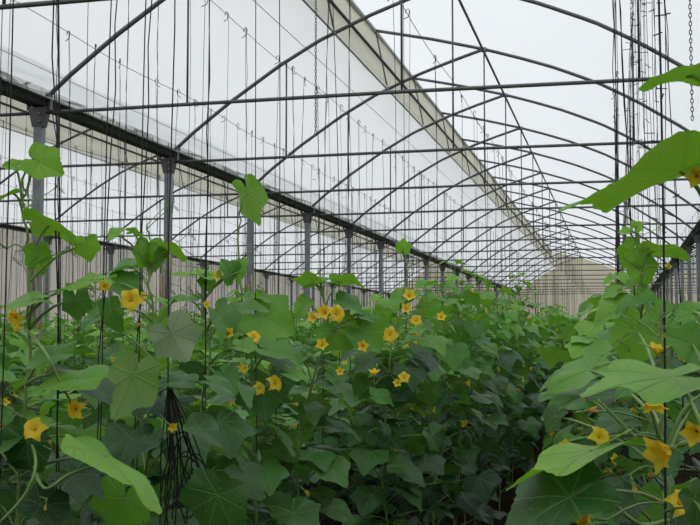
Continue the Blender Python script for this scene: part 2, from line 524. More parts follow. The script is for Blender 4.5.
def add_flower(mb, base, direction, size, rg, kind='open', mp=0, mg=1):
    """five-petalled yellow bloom; its green calyx sits at base, facing direction"""
    d = Vector(direction).normalized()
    a = d.orthogonal().normalized(); b = d.cross(a)
    spin = rg.uniform(0, 6.28)
    opening = {'open': 1.0, 'bell': 0.5, 'bud': 0.16}[kind]
    length = size * {'open': 0.58, 'bell': 0.75, 'bud': 0.85}[kind]
    wid = size * {'open': 0.22, 'bell': 0.2, 'bud': 0.11}[kind]
    for k in range(5):
        w = spin + 2 * PI * k / 5 + rg.uniform(-0.1, 0.1)
        out = a * math.cos(w) + b * math.sin(w); side = d.cross(out)
        vs, uv = [], []
        twist = rg.uniform(-0.15, 0.15)
        for i in range(6):
            t = i / 5
            ang = opening * (0.25 + 1.2 * t)          # bends outwards
            if kind == 'open' and t > .8: ang += 0.35
            r = length * t
            p = Vector(base) + d * (size * 0.10 + r * math.cos(ang) * 0.85) + out * (size * 0.05 + r * math.sin(ang))
            ww = wid * (0.55 + 1.0 * math.sin(PI * min(1, t * 0.95 + 0.02)) * (1 - 0.45 * t)) * (1 - t ** 5 * 0.9)
            for s in (-1, 0, 1):
                q = p + side * (s * ww) + d * (0.03 * size * abs(s)) + side * (twist * r * 0.2)
                vs.append(tuple(q)); uv.append((t, 0.5 + 0.4 * s))
        fs = []
        for i in range(5):
            for s in range(2):
                o = i * 3 + s
                fs.append((o, o + 1, o + 4, o + 3))
        mb.add(vs, fs, mp, uv)
    if kind == 'open':
        mb.tube([Vector(base) + d * size * 0.12, Vector(base) + d * size * 0.3], [size * 0.07, size * 0.03], 5, mp)


def add_calyx(mb, base, d, size, mi=0):
    mb.tube([Vector(base) - d * size * 0.16, Vector(base) + d * size * 0.02, Vector(base) + d * size * 0.16], [size * 0.035, size * 0.10, size * 0.075], 6, mi)


def tendril(mb, p, rg, mi):
    p = Vector(p); w = rg.uniform(0, 6.28); L = rg.uniform(.08, .2)
    o = Vector((math.cos(w), math.sin(w), rg.uniform(0, .8)))
    pts = []
    for i in range(14):
        t = i / 13
        c = max(0, t - .5) * 26
        pts.append(p + o * L * min(t, .62) * 1.5 + Vector((math.sin(c) * .02 * t, math.cos(c) * .02 * t - .02 * t, .02 * math.sin(c * .7) - .04 * t * t)))
    mb.tube(pts, [.0022 - .0012 * i / 13 for i in range(14)], 3, mi, False)


def gen_plant(seed, height, nleaf, nang=36, rings=3, zlow=0.22, nflower=3, lod=0, bare_top=False):
    """arrays for a trained cucumber plant standing at the origin: stem MB, foliage MB, flower list"""
    rg = random.Random(seed)
    stem, fol, flowers = MB(), MB(), []
    k = 9 if lod == 0 else 3
    pts = []
    px_, py_ = rg.uniform(0, 6), rg.uniform(0, 6)
    for i in range(k + 1):
        t = i / k
        pts.append(Vector((0.025 * math.sin(px_ + 5 * t), 0.03 * math.sin(py_ + 4 * t), height * t)))
    stem.tube(pts, [.0065 - .003 * i / k for i in range(k + 1)], 5 if lod == 0 else 3, 0, False)

    def stem_at(z):
        t = max(0, min(.999, z / height)) * k
        i = int(t); return pts[i].lerp(pts[i + 1], t - i)
    az = rg.uniform(0, 6.28)
    for i in range(nleaf):
        t = i / (nleaf - 1)
        z = zlow + (height - zlow) * (t ** 0.9)
        if i > nleaf * 0.55 and rg.random() < 0.05: continue
        az += 2.4 + rg.uniform(-.5, .5)
        out = Vector((math.cos(az), math.sin(az), 0))
        young = max(0, (z - height + .28) / .28)
        pl = rg.uniform(.12, .30) * (1 - .65 * young) * (1.25 if t < .5 else 1)
        el = rg.uniform(.1, .8) + .4 * young
        s = stem_at(z)
        b = s + out * pl * math.cos(el) + Vector((0, 0, pl * math.sin(el)))
        if b.z > height + .1: b.z = height + .1
        Ln = rg.uniform(.105, .155) * (1 - .55 * young)
        dp = rg.uniform(-.05, .75) * (1 - .3 * young)
        swing = rg.uniform(-.7, .7)
        o2 = Vector((math.cos(az + swing), math.sin(az + swing), 0))
        xd = o2 * math.cos(dp) - Vector((0, 0, math.sin(dp)))
        nr = Vector((rg.uniform(-.4, .4), rg.uniform(-.4, .4), 1)) + o2 * math.sin(dp)
        zr = z / height
        age = min(1, max(0, 1.12 - 1.12 * zr ** 2.1 + rg.uniform(-.18, .22)))  # also bakes shade into colour: age climbs fast lower down, darkening deep leaves
        if lod == 0:
            stem.tube(arc(s, b, .02), [.0042, .0036, .0032, .003, .003, .0028], 4, 0, False)
            add_leaf(fol, b, xd, nr, Ln, rg, age, 0, nang, rings, fold=rg.uniform(.0, .4), droop=rg.uniform(.2, .85), ripple=rg.uniform(.03, .08), wid=rg.uniform(.9, 1.12))
        else:
            add_leaf(fol, b, xd, nr, Ln * 1.05, rg, age, 0, nang, rings, fold=rg.uniform(.05, .3), droop=rg.uniform(.2, .5), ripple=.04)
    if lod == 0:                      # small leaves of short side shoots
        for i in range(14):
            z = rg.uniform(height * .35, height * .97); w = rg.uniform(0, 6.28)
            out = Vector((math.cos(w), math.sin(w), 0)); s = stem_at(z)
            b = s + out * rg.uniform(.06, .24) + Vector((0, 0, rg.uniform(-.03, .08)))
            stem.tube(arc(s, b, .02, 3), .0024, 4, 0, False)
            add_leaf(fol, b, out + Vector((0, 0, rg.uniform(-.8, .3))), Vector((rg.uniform(-.6, .6), rg.uniform(-.6, .6), 1)), rg.uniform(.04, .085), rg, max(0, rg.uniform(.0, .5) + .5 - .5 * z / height), 0, 24, 2, fold=rg.uniform(.1, .5), droop=rg.uniform(.1, .5), ripple=.05)
    for i in range(nflower):
        z = rg.uniform(height * .5, height * .97)
        w = rg.uniform(0, 6.28)
        out = Vector((math.cos(w), math.sin(w), 0))
        s = stem_at(z); b = s + out * rg.uniform(.07, .24) + Vector((0, 0, rg.uniform(.0, .08)))
        kind = rg.choice(['open', 'open', 'bell', 'bell', 'bud', 'bud'])
        d = out + Vector((0, 0, rg.uniform(-.5, .7)))
        flowers.append((s, b, d, rg.uniform(.036, .060) * (.75 if kind == 'bud' else 1), kind))
    if lod == 0:
        for i in range(11): tendril(stem, stem_at(rg.uniform(height * .45, height * .98)), rg, 0)
    return stem, fol, flowers


def flower_mesh(s, b, d, size, kind, seed):
    """petal mesh and the mesh of its green calyx, ovary and stalk"""
    mb, gb = MB(), MB(); rg = random.Random(seed)
    d = Vector(d).normalized()
    back = Vector(b) - d * size * .16
    add_flower(mb, b, d, size, rg, kind)
    add_calyx(gb, b, d, size)
    gb.tube([back - d * size * .6, back - d * size * .25, back], [size * .05, size * .09, size * .05], 5, 0)
    gb.tube(arc(s, back - d * size * .55, .015, 4), .0022, 4, 0, False)
    return mb.mesh('flower', [M_WILT if kind == 'bud' else M_PETAL]), gb.mesh('calyx', [M_STEM])


def put_flower(fm, t):
    link('calyx', fm[1], link('flower', fm[0], t))


NVAR = 14
VAR = []
for i in range(NVAR):
    h = [1.86, 1.98, 1.80, 2.03, 1.92, 1.84, 2.10, 1.90][i % 8]
    st, fo, fl = gen_plant(100 + i, h, 42, 36, 3, .14, 3 + (i * 7) % 4)
    VAR.append((st.mesh('stem', [M_STEM]), fo.mesh('foliage', [M_LEAF]), [flower_mesh(*f, 900 + i * 10 + j) for j, f in enumerate(fl)], h))

ROWS = [(0.02, 'right of the path'), (-1.2, 'left of the path'), (-3.25, 'second left of the path'), (-4.85, 'third left of the path'),
        (-6.35, 'before the left gutter posts'), (-7.75, 'just beyond the left gutter posts'), (-9.3, 'second beyond the left gutter posts'),
        (-10.9, 'third beyond the left gutter posts'), (-12.5, 'fourth beyond the left gutter posts'), (-14.1, 'fifth beyond the left gutter posts'), (-15.5, 'against the side wall'),
        (1.75, 'before the right gutter posts'), (3.3, 'just beyond the right gutter posts'), (4.9, 'second beyond the right gutter posts'), (6.5, 'third beyond the right gutter posts'), (8.1, 'fourth beyond the right gutter posts'), (-2.25, 'close behind the path row')]
HERO_ROW = {0.02: 5.0, -1.2: 6.4}      # rows where plants nearer than this Y are placed one by one below
cands = []
for ri, (X, ph) in enumerate(ROWS):
    y = 3.0 + rnd.uniform(0, .3)
    if X in HERO_ROW: y = HERO_ROW[X]
    end = 76
    if ri == 16: y, end = 4.2, 15
    while y < end:
        x = X + rnd.uniform(-.13, .13)
        px, py, z = proj((x, y, EYE + .2))
        w = z * (1.0 if ri < 2 else 1.0 if ri == 16 else 1.25 if ri in (2, 3, 11) else 1.5)
        if z > 1.5 and -60 < px < 760 and not (X > 2.5 and z < 12): cands.append((w, ri, x, y))
        y += rnd.uniform(.42, .56)
cands.sort()
N_IND = 275
ind = sorted(cands[:N_IND], key=lambda c: (c[1], c[3])); rest = cands[N_IND:]
count = {}
plant_pos = []          # for strings
for w, ri, x, y in ind:
    count[ri] = count.get(ri, 0) + 1
    X, ph = ROWS[ri]
    v = VAR[rnd.randrange(NVAR)]
    sc = rnd.uniform(.88, 1.08) * (.74 if ri == 16 else 0.89 if ri > 1 else .93 if ri == 0 else 1.0)
    off = 0
    lab = f'cucumber plant, {nth(count[ri])} from the near end of the row {ph}'
    t = thing('cucumber_plant', lab, 'plant', (x, y, 0), rnd.uniform(0, 6.28), f'cucumber plants in the row {ph}')
    t.scale = (1, 1, sc)
    link('stem', v[0], t); link('foliage', v[1], t)
    for fm in v[2]: put_flower(fm, t)
    plant_pos.append((ri, count[ri], x, y, v[3] * sc))

# everything farther off: one mass nobody could count
LOW = []
for i in range(10):
    st, fo, fl = gen_plant(500 + i, [1.86, 2.0, 1.8, 1.95, 2.06][i % 5], 20, 11, 1, .5, 2, lod=1)
    for (s, b, d, size, kind) in fl: add_flower(fo, b, d, size * 1.1, random.Random(i), 'bell', 2, 1)
    v, uv, age, f, mi = fo.arrays()
    v2, uv2, age2, f2, mi2 = st.arrays()
    o = len(v)
    lens = np.array([len(q) for q in f] + [len(q) for q in f2], np.int32)
    flat = np.array([i_ for q in f for i_ in q] + [i_ + o for q in f2 for i_ in q], np.int32)
    LOW.append((np.concatenate((v, v2)), np.concatenate((uv, uv2)), np.concatenate((age, age2)), lens, flat, np.array(list(mi) + [1] * len(f2), np.int32)))
VV, UU, AA, LL, FF, MM = [], [], [], [], [], []
o = 0
for w, ri, x, y in rest:
    q = LOW[rnd.randrange(10)]
    a = rnd.uniform(0, 6.28); ca, sa = math.cos(a), math.sin(a)
    R = np.array([[ca, -sa, 0], [sa, ca, 0], [0, 0, rnd.uniform(.92, 1.06)]], np.float32)
    VV.append(q[0] @ R.T + np.array((x, y, 0), np.float32)); UU.append(q[1]); AA.append(q[2]); LL.append(q[3]); FF.append(q[4] + o); MM.append(q[5])
    o += len(q[0])
me = raw_mesh(bpy.data.meshes.new('crop_foliage'), np.concatenate(VV), np.concatenate(UU), np.concatenate(AA), np.concatenate(LL), np.concatenate(FF), np.concatenate(MM), [M_LEAF, M_STEM, M_PETAL])
t = thing('crop_foliage', 'mass of small far cucumber plants filling the house toward the end wall', 'foliage', data=me)
t['kind'] = 'stuff'


# ------------------------------------------------------------------ plants placed one by one
def hero(label, foot, stem, leaves, flowers, fill=(0.25, 1.2, 16), seed=1, group=None, shoots=()):
    """stem: world points from the ground up. leaves: (attach, tip, normal, width, age, fold, droop). flowers: (point, size, kind, facing)"""
    rg = random.Random(seed)
    t = thing('cucumber_plant', label, 'plant', foot, 0, group)
    T = -Vector(foot)
    sm = MB()
    pts = [Vector(p) for p in stem]
    dense = []
    for i in range(len(pts) - 1):
        for k in range(5):
            dense.append(pts[i].lerp(pts[i + 1], k / 5) + Vector((rg.uniform(-.006, .006), rg.uniform(-.006, .006), 0)))
    dense.append(pts[-1])
    n = len(dense)
    sm.tube([p + T for p in dense], [.0075 - .0042 * i / (n - 1) for i in range(n)], 6, 0, False)
    for i in range(0 if seed == 21 else 9):
        tendril(sm, dense[rg.randrange(n // 3, n)] + T, rg, 0)

    def near(p, down=.10):
        q = Vector(p) - Vector((0, 0, down))
        return min(dense, key=lambda s: (s - q).length)
    # lower filling leaves, age set high to paint in under-canopy shade
    fm = MB()
    z0, z1, cnt = fill
    az = rg.uniform(0, 6)
    for i in range(cnt):
        z = z0 + (z1 - z0) * i / max(1, cnt - 1)
        s = min(dense, key=lambda q: abs(q.z - z))
        az += 2.4 + rg.uniform(-.4, .4)
        out = Vector((math.cos(az), math.sin(az), 0))
        pl = rg.uniform(.12, .24); el = rg.uniform(.0, .7)
        b = s + out * pl * math.cos(el) + Vector((0, 0, pl * math.sin(el)))
        dp = rg.uniform(0, .8)
        xd = out * math.cos(dp) - Vector((0, 0, math.sin(dp)))
        nr = Vector((rg.uniform(-.35, .35), rg.uniform(-.35, .35), 1)) + out * math.sin(dp)
        sm.tube([p + T for p in arc(s, b, .02)], .0032, 4, 0, False)
        add_leaf(fm, b + T, xd, nr, rg.uniform(.115, .155), rg, min(1, .74 + rg.uniform(-.16, .3)), 0, 40, 4, fold=rg.uniform(.05, .3), droop=rg.uniform(.2, .6), ripple=rg.uniform(.03, .07))
    link('stem', sm.mesh('stem', [M_STEM]), t)
    if cnt: link('foliage', fm.mesh('foliage', [M_LEAF]), t)
    for i, lf in enumerate(leaves):
        a, tip, nr, wid, age = lf[:5]
        fold = lf[5] if len(lf) > 5 else .15
        droop = lf[6] if len(lf) > 6 else .3
        a, tip = Vector(a), Vector(tip)
        mb = MB()
        a = a.lerp(tip, .24)
        L = (tip - a).length
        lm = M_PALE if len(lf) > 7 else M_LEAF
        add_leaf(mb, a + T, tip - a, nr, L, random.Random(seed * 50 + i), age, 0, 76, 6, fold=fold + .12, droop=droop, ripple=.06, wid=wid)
        s = near(a)
        inner = a + (tip - a).normalized() * .004
        nrv = Vector(nr).normalized()
        mid = s.lerp(a, .55) + Vector((0, 0, .02))
        ptsp = [s, s.lerp(mid, .5) + Vector((0, 0, .008)), mid, mid.lerp(inner, .6) + Vector((0, 0, .004)), inner]
        pm = MB(); pm.tube([p + T for p in ptsp], [.005, .0042, .0038, .0034, .0026], 6, 0, False)
        link('petiole', pm.mesh('petiole', [M_STEM]), link('leaf', mb.mesh('leaf', [lm]), t))
    for sh in shoots:
        a = MB(); q = [Vector(p) + T for p in sh]
        fine = []
        for i in range(len(q) - 1):
            p0, p1, p2, p3 = q[max(i - 1, 0)], q[i], q[i + 1], q[min(i + 2, len(q) - 1)]
            for k in range(6):
                u = k / 6
                fine.append(.5 * ((2 * p1) + (p2 - p0) * u + (2 * p0 - 5 * p1 + 4 * p2 - p3) * u * u + (3 * p1 - p0 - 3 * p2 + p3) * u ** 3))
        fine.append(q[-1])
        a.tube(fine, [.0047 - .0015 * i / len(fine) for i in range(len(fine))], 6); link('side_shoot', a.mesh('side_shoot', [M_STEM]), t)
    for i, (p, size, kind, d) in enumerate(flowers):
        p = Vector(p)
        put_flower(flower_mesh(near(p, .03) + T, p + T, d, size, kind, seed * 77 + i), t)
    return t


CAMF = (0, .25, 1)
VW = view_vec


def LF(X, ax, ay, tx, ty, n, w=1.0, age=.3, fold=.15, droop=.3, dX=0.0):
    return (on_plane(ax, ay, X), on_plane(tx, ty, X + dX), VW(*n), w, age, fold, droop)


def DL(D, ax, ay, tx, ty, n, w=1.0, age=.3, fold=.15, droop=.3, dD=0.0):
    if n[1] >= .6 and n[2] > .3 and age >= .2: n = (n[0] + .12 * math.sin(ax * 1.7), n[1], n[2] * .55)
    return (at(ax, ay, D), at(tx, ty, D + dD), VW(*n), w, age, fold, droop)


def FL(D, px, py, size_px, kind='open', d=(0, .2, 1)):
    return (at(px, py, D), size_px * D / F_PX, kind, VW(*d))


def stem_line(pxs, D, x_foot=None):
    """upper stem through the given picture points at depth D, then down to the ground"""
    up = [at(px, py, D) for px, py in pxs]
    low = up[0]
    foot = Vector((low.x, low.y, 0))
    return foot, [foot, Vector((low.x + .02, low.y, low.z * .35)), Vector((low.x - .015, low.y, low.z * .7))] + up


GH = 'cucumber plants standing nearest the camera'
# left of the path ------------------------------------------------------------
D1 = 3.1
foot, st = stem_line([(24, 420), (30, 330), (27, 250), (24, 200), (25, 166)], D1)
hero('nearest cucumber plant at left, square bright leaf held up across the first grey post', foot, st, [
    DL(D1, 30, 158, 64, 172, (.0, .45, .9), 1.0, .08, .05, .2),
    DL(D1, 19, 166, 1, 163, (0, .6, .8), .8, .05),
    DL(D1, 22, 192, -10, 200, (0, .9, .35), 1.0, .2),
    DL(D1, 34, 222, 92, 236, (0, .93, -.28), 1.0, .05, .0, .55),
    DL(D1 - .05, 86, 238, 90, 262, (.1, .2, 1), .95, .1, .1, .2),
    DL(D1, 38, 246, 43, 276, (0, .1, 1), .8, .05, .5, .1),
    DL(D1 + .1, 24, 250, 53, 247, (0, .8, .5), .9, .75),
    DL(D1 - .2, 107, 279, 54, 284, (0, .95, .22), 1.0, .15, -.05, .3),
    DL(D1 - .1, 48, 299, -8, 302, (0, .95, .25), 1.0, .2, -.05, .25),
    DL(D1 - .1, 75, 292, 78, 322, (.2, .3, 1), .85, .65),
    DL(D1 - .2, 68, 352, 14, 362, (0, .8, .55), 1.0, .45, .05, .4),
    DL(D1 - .3, 96, 378, 28, 380, (0, .96, .28), 1.0, .3, 0, .35),
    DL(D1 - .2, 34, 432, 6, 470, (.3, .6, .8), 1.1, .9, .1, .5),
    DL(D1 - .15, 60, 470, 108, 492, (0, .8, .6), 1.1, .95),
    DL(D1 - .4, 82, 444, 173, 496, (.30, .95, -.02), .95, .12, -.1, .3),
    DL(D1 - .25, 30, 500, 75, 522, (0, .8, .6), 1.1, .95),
], [FL(D1 - .3, 36, 430, 22, 'open', (-.1, .35, 1)), FL(D1 - .25, 78, 409, 19, 'open', (-.4, .0, .9)), FL(D1, 17, 316, 17, 'open', (-.2, -.3, .6)),
    FL(D1, 18, 331, 9, 'bell', (0, .5, .6)), FL(D1, 0, 244, 15, 'bell', (-.3, .3, .6)), FL(D1 - .3, 51, 446, 9, 'bud', (0, .6, .5)),
    FL(D1 - .1, 104, 287, 14, 'bell', (.3, .2, .9)), FL(D1 - .3, 46, 504, 8, 'bud', (0, -.7, .5)), FL(D1, 41, 323, 10, 'bud', (0, -.5, .5))],
    (0.15, 1.38, 26), 11, GH, [[at(30, 455, D1 - .1), at(44, 488, D1 - .4), at(70, 474, D1 - .45), at(104, 463, D1 - .4)], [at(26, 430, D1), at(36, 462, D1 - .35), at(24, 496, D1 - .4), at(-8, 530, D1 - .4)],
     [at(27, 330, D1), at(45, 352, D1 - .3), at(58, 378, D1 - .3), at(72, 404, D1 - .25)]])
D2 = 3.75
foot, st = stem_line([(148, 430), (158, 345), (148, 285), (152, 245), (147, 225)], D2)
hero('cucumber plant at left with a large yellow star flower above a pale grey-green leaf', foot, st, [
    DL(D2, 122, 233, 101, 238, (0, .8, .5), 1.0, .1), DL(D2, 128, 232, 146, 234, (0, .9, -.3), .9, .05),
    DL(D2, 149, 243, 138, 268, (-.3, .3, 1), .9, .12, .2), DL(D2, 150, 243, 157, 272, (.5, .3, .8), .9, .3, .2),
    DL(D2, 160, 246, 197, 259, (.1, .93, -.22), .95, .05, 0, .3),
    DL(D2 + .3, 142, 267, 95, 272, (0, .9, .4), 1.0, .5), DL(D2 + .2, 112, 281, 146, 291, (0, .6, .8), 1.1, .5),
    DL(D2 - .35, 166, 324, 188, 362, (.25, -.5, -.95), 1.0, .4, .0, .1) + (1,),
    DL(D2 - .3, 138, 360, 116, 420, (.2, -.55, -.95), .9, .3, .05, .2),
    DL(D2 - .2, 192, 382, 156, 379, (0, .85, .5), 1.0, .75, 0, .3), DL(D2 - .2, 206, 380, 238, 392, (0, .9, .45), 1.0, .7, 0, .35),
    DL(D2 - .1, 110, 301, 116, 334, (-.5, .4, .8), .8, .6), DL(D2, 158, 314, 163, 336, (0, .4, .9), .9, .15), DL(D2, 172, 299, 184, 300, (0, .8, .5), 1.0, .3),
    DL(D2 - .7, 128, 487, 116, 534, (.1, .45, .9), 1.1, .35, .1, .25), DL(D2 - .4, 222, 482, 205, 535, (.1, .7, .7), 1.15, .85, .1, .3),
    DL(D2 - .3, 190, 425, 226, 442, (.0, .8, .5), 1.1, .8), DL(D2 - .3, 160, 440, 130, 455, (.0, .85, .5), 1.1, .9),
    DL(D2, 100, 315, 76, 330, (-.2, .7, .7), 1.0, .55), DL(D2, 118, 350, 95, 362, (-.2, .7, .7), 1.0, .65),
], [FL(D2 - .1, 131, 300, 21, 'open', (.15, .05, 1)), FL(D2, 140, 297, 9, 'bell', (.8, .3, .4)), FL(D2 - .1, 120, 360, 11, 'bud', (-.7, .1, .6)),
    FL(D2 - .3, 170, 425, 11, 'bell', (.5, -.3, .6)), FL(D2, 140, 326, 9, 'bud', (0, .2, 1))],
    (0.1, 1.3, 32), 12, GH)
D3 = 4.35
foot, st = stem_line([(200, 420), (210, 350), (204, 300), (206, 278), (208, 262)], D3)
hero('slim cucumber plant whose long flat top leaf points left toward the second grey post', foot, st, [
    DL(D3, 210, 276, 171, 271, (0, .95, .22), .9, .05, 0, .2), DL(D3, 203, 278, 213, 292, (0, .5, .9), .9, .15),
    DL(D3, 234, 280, 222, 258, (.3, .2, .9), .9, .55, .3), DL(D3, 235, 279, 246, 256, (-.4, .3, .8), .8, .3, .3),
    DL(D3, 196, 300, 164, 300, (0, .9, .4), 1.0, .25), DL(D3, 232, 312, 268, 304, (-.1, .75, .6), 1.0, .5), DL(D3 - .2, 215, 308, 238, 340, (0, .8, .6), 1.1, .6),
    DL(D3 - .3, 235, 346, 262, 348, (0, .8, .6), 1.1, .35), DL(D3 - .3, 220, 372, 240, 392, (0, .8, .6), 1.1, .6),
], [FL(D3, 220, 277, 12, 'bell', (-.2, .3, .9)), FL(D3 - .2, 229, 334, 12, 'bell', (0, .2, 1)), FL(D3 - .1, 206, 306, 8, 'bell', (.3, .3, .7)), FL(D3 - .2, 253, 338, 13, 'open', (.3, .3, .7)), FL(D3 - .2, 245, 368, 8, 'bell', (0, 0, 1))],
    (0.1, 1.35, 34), 13, GH)
D4 = 4.85
foot, st = stem_line([(258, 400), (246, 330), (240, 280), (238, 240), (241, 208)], D4)
hero('tall cucumber plant with one bright backlit leaf raised alone against the white film', foot, st, [
    DL(D4, 243, 183, 260, 226, (.75, -.25, -.6), .85, .0, .1, .1), DL(D4, 240, 262, 228, 272, (0, .7, .6), .9, .2),
    DL(D4, 252, 312, 296, 330, (0, .55, .8), 1.15, .3, .1, .2), DL(D4, 246, 298, 272, 298, (0, .9, .4), 1, .4), DL(D4, 240, 320, 218, 312, (0, .7, .7), 1.1, .5),
    DL(D4 - .2, 262, 348, 300, 356, (.1, .8, .6), 1.1, .45), DL(D4 - .2, 284, 372, 310, 378, (.1, .8, .6), 1.1, .3), DL(D4 - .2, 245, 372, 215, 388, (-.1, .8, .6), 1.1, .7),
], [FL(D4 - .25, 273, 384, 16, 'open', (.6, .3, .7)), FL(D4 - .25, 258, 389, 13, 'open', (.5, .3, .7)), FL(D4 - .2, 246, 367, 11, 'bell', (-.5, -.2, .8)), FL(D4 - .2, 291, 404, 10, 'bud', (.8, 0, .5))],
    (0.1, 1.4, 36), 14, GH)
D5 = 5.4
foot, st = stem_line([(300, 420), (330, 330), (324, 300), (320, 280), (318, 268)], D5)
hero('cucumber plant carrying a cluster of yellow flowers above a broad round mid-green leaf', foot, st, [
    DL(D5, 332, 322, 352, 350, (-.1, .35, .95), 1.2, .35, .0, .2), DL(D5, 372, 320, 352, 312, (.1, .8, .5), 1.0, .5), DL(D5, 356, 326, 384, 350, (.1, .5, .9), 1.1, .4),
    DL(D5, 333, 281, 366, 282, (0, .92, -.3), .9, .05), DL(D5, 326, 282, 300, 286, (0, .9, .3), .9, .2), DL(D5, 338, 300, 366, 310, (0, .7, .6), 1.2, .55), DL(D5, 308, 300, 294, 318, (0, .7, .6), 1.1, .2),
    DL(D5, 318, 284, 292, 276, (0, .8, -.4), .9, .1), DL(D5, 306, 352, 290, 372, (0, .7, .6), 1.2, .45), DL(D5, 330, 372, 345, 392, (0, .7, .6), 1.2, .6),
], [FL(D5 - .2, 326, 313, 16, 'bell', (-.3, .1, 1)), FL(D5 - .2, 335, 314, 17, 'open', (.5, .1, 1)), FL(D5 - .2, 315, 318, 12, 'bell', (-.4, .1, .8)), FL(D5 - .2, 322, 346, 13, 'bell', (0, .3, .9)), FL(D5 - .2, 363, 346, 12, 'bell', (0, 0, 1)),
    FL(D5 - .3, 340, 372, 9, 'bell', (0, .2, .9)), FL(D5 - .3, 292, 428, 9, 'bud', (.5, .3, .7)), FL(D5 - .3, 304, 490, 10, 'bud', (.6, -.4, .7))],
    (0.1, 1.42, 38), 15, GH)
D6 = 6.2
foot, st = stem_line([(385, 420), (392, 345), (400, 310), (405, 285), (408, 262)], D6)
hero('cucumber plant with a wide open star flower beside a thin black string', foot, st, [
    DL(D6, 402, 252, 404, 238, (.1, .3, .9), 1.0, .05), DL(D6, 396, 300, 420, 290, (0, .7, .7), 1.0, .3), DL(D6, 384, 308, 378, 322, (0, .5, .9), 1.1, .25), DL(D6, 414, 316, 436, 330, (0, .8, .5), 1.1, .6), DL(D6, 430, 300, 424, 320, (0, .5, .9), 1.0, .3),
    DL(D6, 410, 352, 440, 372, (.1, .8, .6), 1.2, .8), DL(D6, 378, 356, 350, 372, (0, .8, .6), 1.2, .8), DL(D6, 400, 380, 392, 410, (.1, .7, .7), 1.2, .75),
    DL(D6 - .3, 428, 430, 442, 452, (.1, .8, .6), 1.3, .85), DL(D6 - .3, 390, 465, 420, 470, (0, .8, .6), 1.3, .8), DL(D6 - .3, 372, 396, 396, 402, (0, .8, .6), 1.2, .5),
], [FL(D6 - .2, 390, 335, 15, 'open', (.0, .15, 1)), FL(D6 - .2, 409, 297, 13, 'bell', (0, .3, .9)), FL(D6 - .2, 406, 310, 11, 'bell', (0, .3, .9)), FL(D6 - .2, 416, 321, 11, 'open', (0, .3, .9)), FL(D6 - .2, 411, 334, 10, 'bud', (.9, .1, .5)),
    FL(D6 - .3, 374, 377, 12, 'bell', (0, .9, .3)), FL(D6 - .3, 404, 378, 11, 'open', (0, .3, .9)), FL(D6 - .3, 397, 384, 9, 'bell', (0, .3, .9)), FL(D6 - .3, 320, 399, 9, 'bud', (-.5, 0, 1)), FL(D6 - .3, 441, 318, 10, 'bell', (0, .3, .9))],
    (0.1, 1.45, 38), 16, GH)

# right of the path -----------------------------------------------------------
R0 = 1.75
foot, st = stem_line([(722, 470), (716, 380), (722, 280), (718, 180), (724, 70)], R0)
hero('closest cucumber plant at right, huge backlit leaf pointing left under the roof', foot, st, [
    DL(R0, 722, 160, 555, 205, (-.02, .97, -.17), .8, .0, .0, .12), DL(R0 + .1, 706, 76, 637, 78, (0, .97, -.08), .85, .05, .05, .3),
    DL(R0 + .25, 704, 374, 578, 386, (0, .96, .20), .9, .15, -.12, .1), DL(R0 + .2, 704, 352, 668, 330, (0, .5, .8), 1.0, .4), DL(R0 + .3, 712, 440, 688, 452, (0, .8, .6), 1.0, .7),
    DL(R0 + .1, 690, 490, 705, 530, (0, .8, .6), 1.0, .8), DL(R0 + .4, 704, 310, 672, 318, (0, .7, .7), 1.0, .3),
], [FL(R0 - .02, 697, 176, 22, 'bell', (-.3, -.2, .8)), FL(R0 + .25, 698, 430, 26, 'bell', (-.6, -.2, .8)), FL(R0 + .3, 677, 505, 27, 'open', (.3, .4, .7))],
    (0.3, 1.25, 12), 21, GH)
R1 = 2.35
foot, st = stem_line([(668, 520), (663, 440), (664, 370), (662, 330), (660, 305)], R1)
